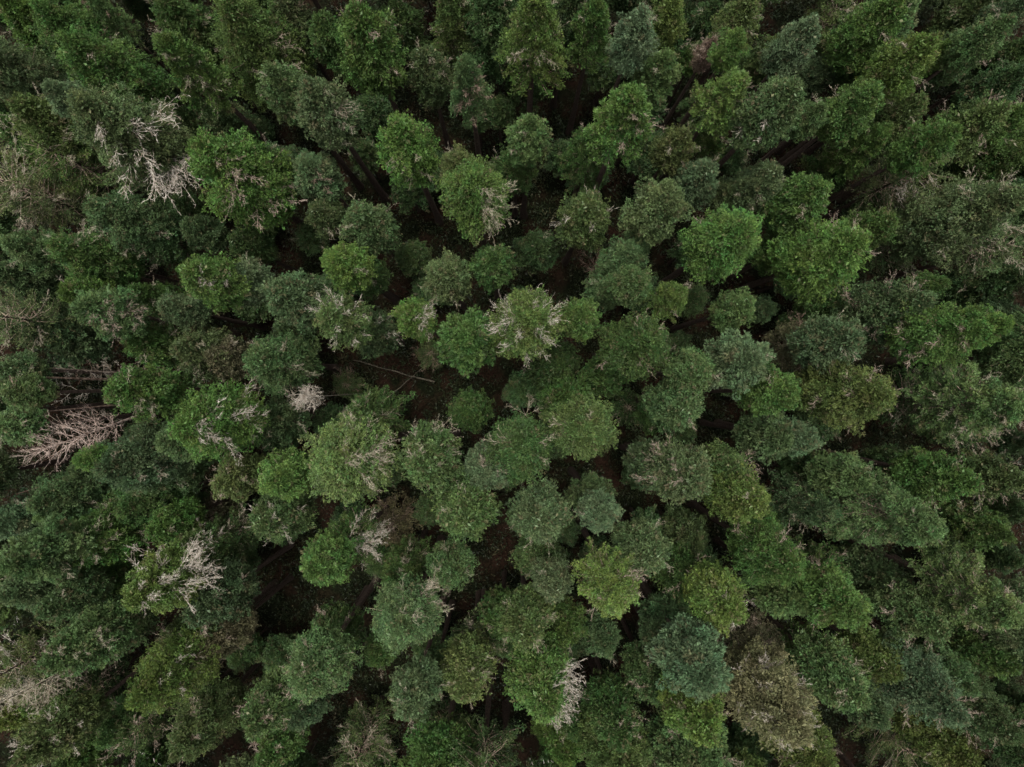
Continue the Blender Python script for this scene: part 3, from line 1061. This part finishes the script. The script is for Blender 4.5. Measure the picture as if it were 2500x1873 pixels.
def describe(d):
    c = CNAME.get(d['code'], 'green')
    f = FORM[d['style']]
    size = 'small ' if d['w'] < 88 else ('large ' if d['w'] > 150 else '')
    if d['dead'] >= 7:
        t = {'w': ' with whitish twigs', 'g': ' with grey twigs', 'p': ' with pinkish twigs', 'k': ' with brown twigs'}[d['dcol']]
    else:
        t = ''
    shade = 'shaded ' if d['h'] <= 21 else ''
    return f"{shade}{size}{c} {f} conifer{t}".replace('fine-textured', 'dense')


bases = []
for i, d in enumerate(items):
    root = build_tree(d['px'], d['py'], d['w'], d['h'] + ((i * 37) % 10 - 5) * 0.12, d['style'], d['code'], d['dead'], d['focus'],
                      d['dcol'], seed=1000 + i, name='conifer_tree' if d['h'] > 21 else 'understory_tree', cut=d['cut'], ratio=d['ratio'], deadlen=d['dl'])
    bases.append((root.location.x, root.location.y))
    root['label'] = d['label'] or auto_label(d['px'], d['py'], describe(d))
    root['category'] = 'tree' if d['h'] > 21 else 'young tree'
    root['group'] = 'conifers of the forest canopy' if d['h'] > 21 else 'lower trees under the canopy'
    rnd = random.Random(i)
    for k in range(d['stubs']):
        z = d['h'] * (0.25 + 0.5 * k / d['stubs'])
        ln = rnd.uniform(0.8, 1.7)
        child("dead_branch", FINE_DEADS[k % 4], root, (0, 0, z), aim(rnd.uniform(0, 6.28), rnd.uniform(-.2, .3)), (ln, ln, ln), DEADCOL['w'])

for i, r in enumerate(DEADS_CAT):
    (nm, sq, x, y, h, R, L, n, base, dc, fine, el, tr, lab, mark, thick, start) = r
    o = build_dead_tree(OR[sq][0] + x / 2.511, OR[sq][1] + y / 2.511, h, R, L, n, base, dc, 60 + i, nm, fine, el, tr, start, thick)
    o['label'] = lab
    o['category'] = 'dead tree'

# fallen logs in the clearing
def fallen_log(a, b, r, label):
    ax, ay = px_to_world(*a, 0.5); bx, by = px_to_world(*b, 0.5)
    rnd = np.random.default_rng(int(a[0]))
    s = np.linspace(0, 1, 14)
    pts = np.stack([ax + (bx - ax) * s, ay + (by - ay) * s, 0.5 + 0.0 * s], 1)
    pts[:, :2] += np.cumsum(rnd.normal(0, 0.03, (14, 2)), 0)
    tb = Tubes(); tb.add(pts, r * (1 - 0.55 * s), 9)
    for k in range(12):
        p = pts[rnd.integers(2, 13)]; dd = unit(rnd.normal(size=3)); dd[2] = abs(dd[2])
        ln = rnd.uniform(.2, .7)
        tb.add([p, p + dd * ln * .5, p + dd * ln], [.025, .018, .008], 4)
    o = bpy.data.objects.new("fallen_log", tb.mesh("fallen_log", [M_LOG]))
    COL.objects.link(o); o['label'] = label; o['category'] = 'fallen log'


fallen_log((1060, 932), (868, 872), 0.10, 'long straight fallen log lying across the dark clearing left of the centre')
fallen_log((930, 985), (1035, 893), 0.07, 'thin fallen pole crossing under the long log in the dark clearing')

rg = random.Random(4242)
# the forest goes on past the edges of the picture
nring = 0
FAR = []
gx = -48.0
while gx < 49:
    gy = -39.0
    while gy < 40:
        x = gx + rg.uniform(-1.1, 1.1); y = gy + rg.uniform(-1.1, 1.1)
        if (abs(x) > 36.6 or abs(y) > 27.6) and not any((x - bx) ** 2 + (y - by) ** 2 < 9 for bx, by in bases):
            h = rg.uniform(21.5, 27)
            st_ = rg.choice('ddfffto')
            cd = rg.choice(['G', 'DG', 'GO', 'BG', 'O', 'D', 'GB', 'OB'])
            if not (abs(x) < 43.5 and abs(y) < 34):
                FAR.append((x, y, h, rg.uniform(0, 6.28), rg.randrange(12), rg.uniform(.9, 1.15)))
                bases.append((x, y)); gy += 5.2
                continue
            o = build_tree(0, 0, 0, h, st_, cd, rg.choice([0, 2, 5]) if abs(x) < 42 and abs(y) < 33 else 0, None, rg.choice('gp'),
                           seed=12000 + nring, world_xy=(x, y), radius=rg.uniform(2.1, 2.9))
            k = F_PX / (H_CAM - h * .7); px, py = CX + x * k, CY - y * k
            side = ('left' if x < 0 else 'right') if abs(x) / 36 > abs(y) / 27 else ('top' if y > 0 else 'bottom')
            cn = CNAME[cd]
            o['label'] = auto_label(px, py, f"{cn} {FORM[st_]} conifer at the {side} edge".replace("fine-textured", "dense").replace("tufted pine-like", "tufted"))
            o['category'] = 'tree'; o['group'] = 'conifers of the forest canopy'
            bases.append((x, y)); nring += 1
        gy += 5.2
    gx += 5.2


def far_forest():
    """trees wholly beyond the frame: one object that scatters a dozen templates"""
    tc = bpy.data.collections.new("far_tree_templates")
    keys = ['d', 'f', 't', 'd', 'f', 'o', 'd', 'f', 't', 'f', 'd', 'f']
    cols = ['G', 'DG', 'GO', 'BG', 'O', 'D', 'GB', 'OB', 'G', 'D', 'GL', 'O']
    for i in range(12):
        (cm, lm), R0, L0 = PROTO[keys[i], 'm', i % NVAR[keys[i]]]
        c = bpy.data.objects.new("far_crown_%02d" % i, cm)
        tc.objects.link(c)
        c.material_slots[0].link = 'OBJECT'
        c.material_slots[0].material = foliage_material(tuple(mixcol(cols[i])))
    me = bpy.data.meshes.new("surrounding_forest")
    me.from_pydata([(x, y, h) for x, y, h, a, k, s_ in FAR], [], [])
    for nm, ty, val in (("rot", 'FLOAT_VECTOR', [(0, 0, f[3]) for f in FAR]), ("pick", 'INT', [f[4] for f in FAR]), ("size", 'FLOAT', [f[5] for f in FAR])):
        a = me.attributes.new(nm, ty, 'POINT')
        if ty == 'FLOAT_VECTOR':
            a.data.foreach_set("vector", np.array(val, dtype=np.float32).ravel())
        else:
            a.data.foreach_set("value", np.array(val))
    o = bpy.data.objects.new("surrounding_forest", me)
    COL.objects.link(o)
    ng = bpy.data.node_groups.new("scatter_far_trees", 'GeometryNodeTree')
    ng.interface.new_socket("Geometry", in_out='INPUT', socket_type='NodeSocketGeometry')
    ng.interface.new_socket("Geometry", in_out='OUTPUT', socket_type='NodeSocketGeometry')
    n, l = ng.nodes, ng.links
    gi = n.new("NodeGroupInput"); go = n.new("NodeGroupOutput")
    ci = n.new("GeometryNodeCollectionInfo"); ci.inputs['Collection'].default_value = tc
    ci.inputs['Separate Children'].default_value = True; ci.inputs['Reset Children'].default_value = True
    ip = n.new("GeometryNodeInstanceOnPoints"); ip.inputs['Pick Instance'].default_value = True
    def attr(nm, ty):
        a = n.new("GeometryNodeInputNamedAttribute"); a.data_type = ty; a.inputs['Name'].default_value = nm
        return [q_ for q_ in a.outputs if q_.enabled and q_.name == 'Attribute'][0]
    l.new(gi.outputs[0], ip.inputs['Points']); l.new(ci.outputs[0], ip.inputs['Instance'])
    l.new(attr("pick", 'INT'), ip.inputs['Instance Index'])
    l.new(attr("rot", 'FLOAT_VECTOR'), ip.inputs['Rotation'])
    l.new(attr("size", 'FLOAT'), ip.inputs['Scale'])
    l.new(ip.outputs[0], go.inputs[0])
    md = o.modifiers.new("scatter", 'NODES'); md.node_group = ng
    o['kind'] = 'stuff'; o['label'] = 'continuing conifer forest beyond the edges of the picture'; o['category'] = 'forest'


far_forest()

# shaded young trees standing in the gaps, kept out of the open hollows the photograph shows
GAPS = [(1371, 259, 95), (1330, 470, 60), (1018, 978, 150), (958, 895, 140), (860, 880, 70), (180, 911, 150), (120, 1000, 150), (260, 960, 110),
        (700, 1490, 130), (867, 1710, 90), (2118, 1078, 80), (1757, 1078, 60), (2047, 1802, 60), (1379, 664, 60),
        (60, 1170, 80), (1197, 1372, 60), (1085, 250, 50), (2140, 640, 60), (1660, 1420, 50), (1400, 1150, 60)]
nfill = 0
for gx in range(-11, 12):
    for gy in range(-9, 10):
        x = gx * 4.3 + rg.uniform(-1.2, 1.2); y = gy * 4.3 + rg.uniform(-1.2, 1.2)
        h = rg.uniform(6, 12)
        if any((x - bx) ** 2 + (y - by) ** 2 < 2.0 ** 2 for bx, by in bases):
            continue
        k = F_PX / (H_CAM - h); px, py = CX + x * k, CY - y * k
        if any((px - a) ** 2 + (py - b) ** 2 < c * c for a, b, c in GAPS):
            continue
        if not (-120 < px < 2620 and -120 < py < 2000):
            continue
        st_ = rg.choice('ddflt')
        cd = 'D'  # always darkest green: the gaps' shade is put into the needle colour
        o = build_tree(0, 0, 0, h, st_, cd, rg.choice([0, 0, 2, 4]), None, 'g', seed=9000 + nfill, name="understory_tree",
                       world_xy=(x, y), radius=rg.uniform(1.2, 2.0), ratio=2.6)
        o['label'] = 'low shaded young conifer deep between the taller crowns'
        o['category'] = 'young tree'; o['group'] = 'shaded young trees between the tall crowns'
        bases.append((x, y)); nfill += 1

print("far", len(FAR), "trees", sum(1 for d in items if d["h"] > 21), "young", nfill, "edge", nring, "dead parts", sum(1 for o in bpy.data.objects if o.name.startswith('dead_branch')))
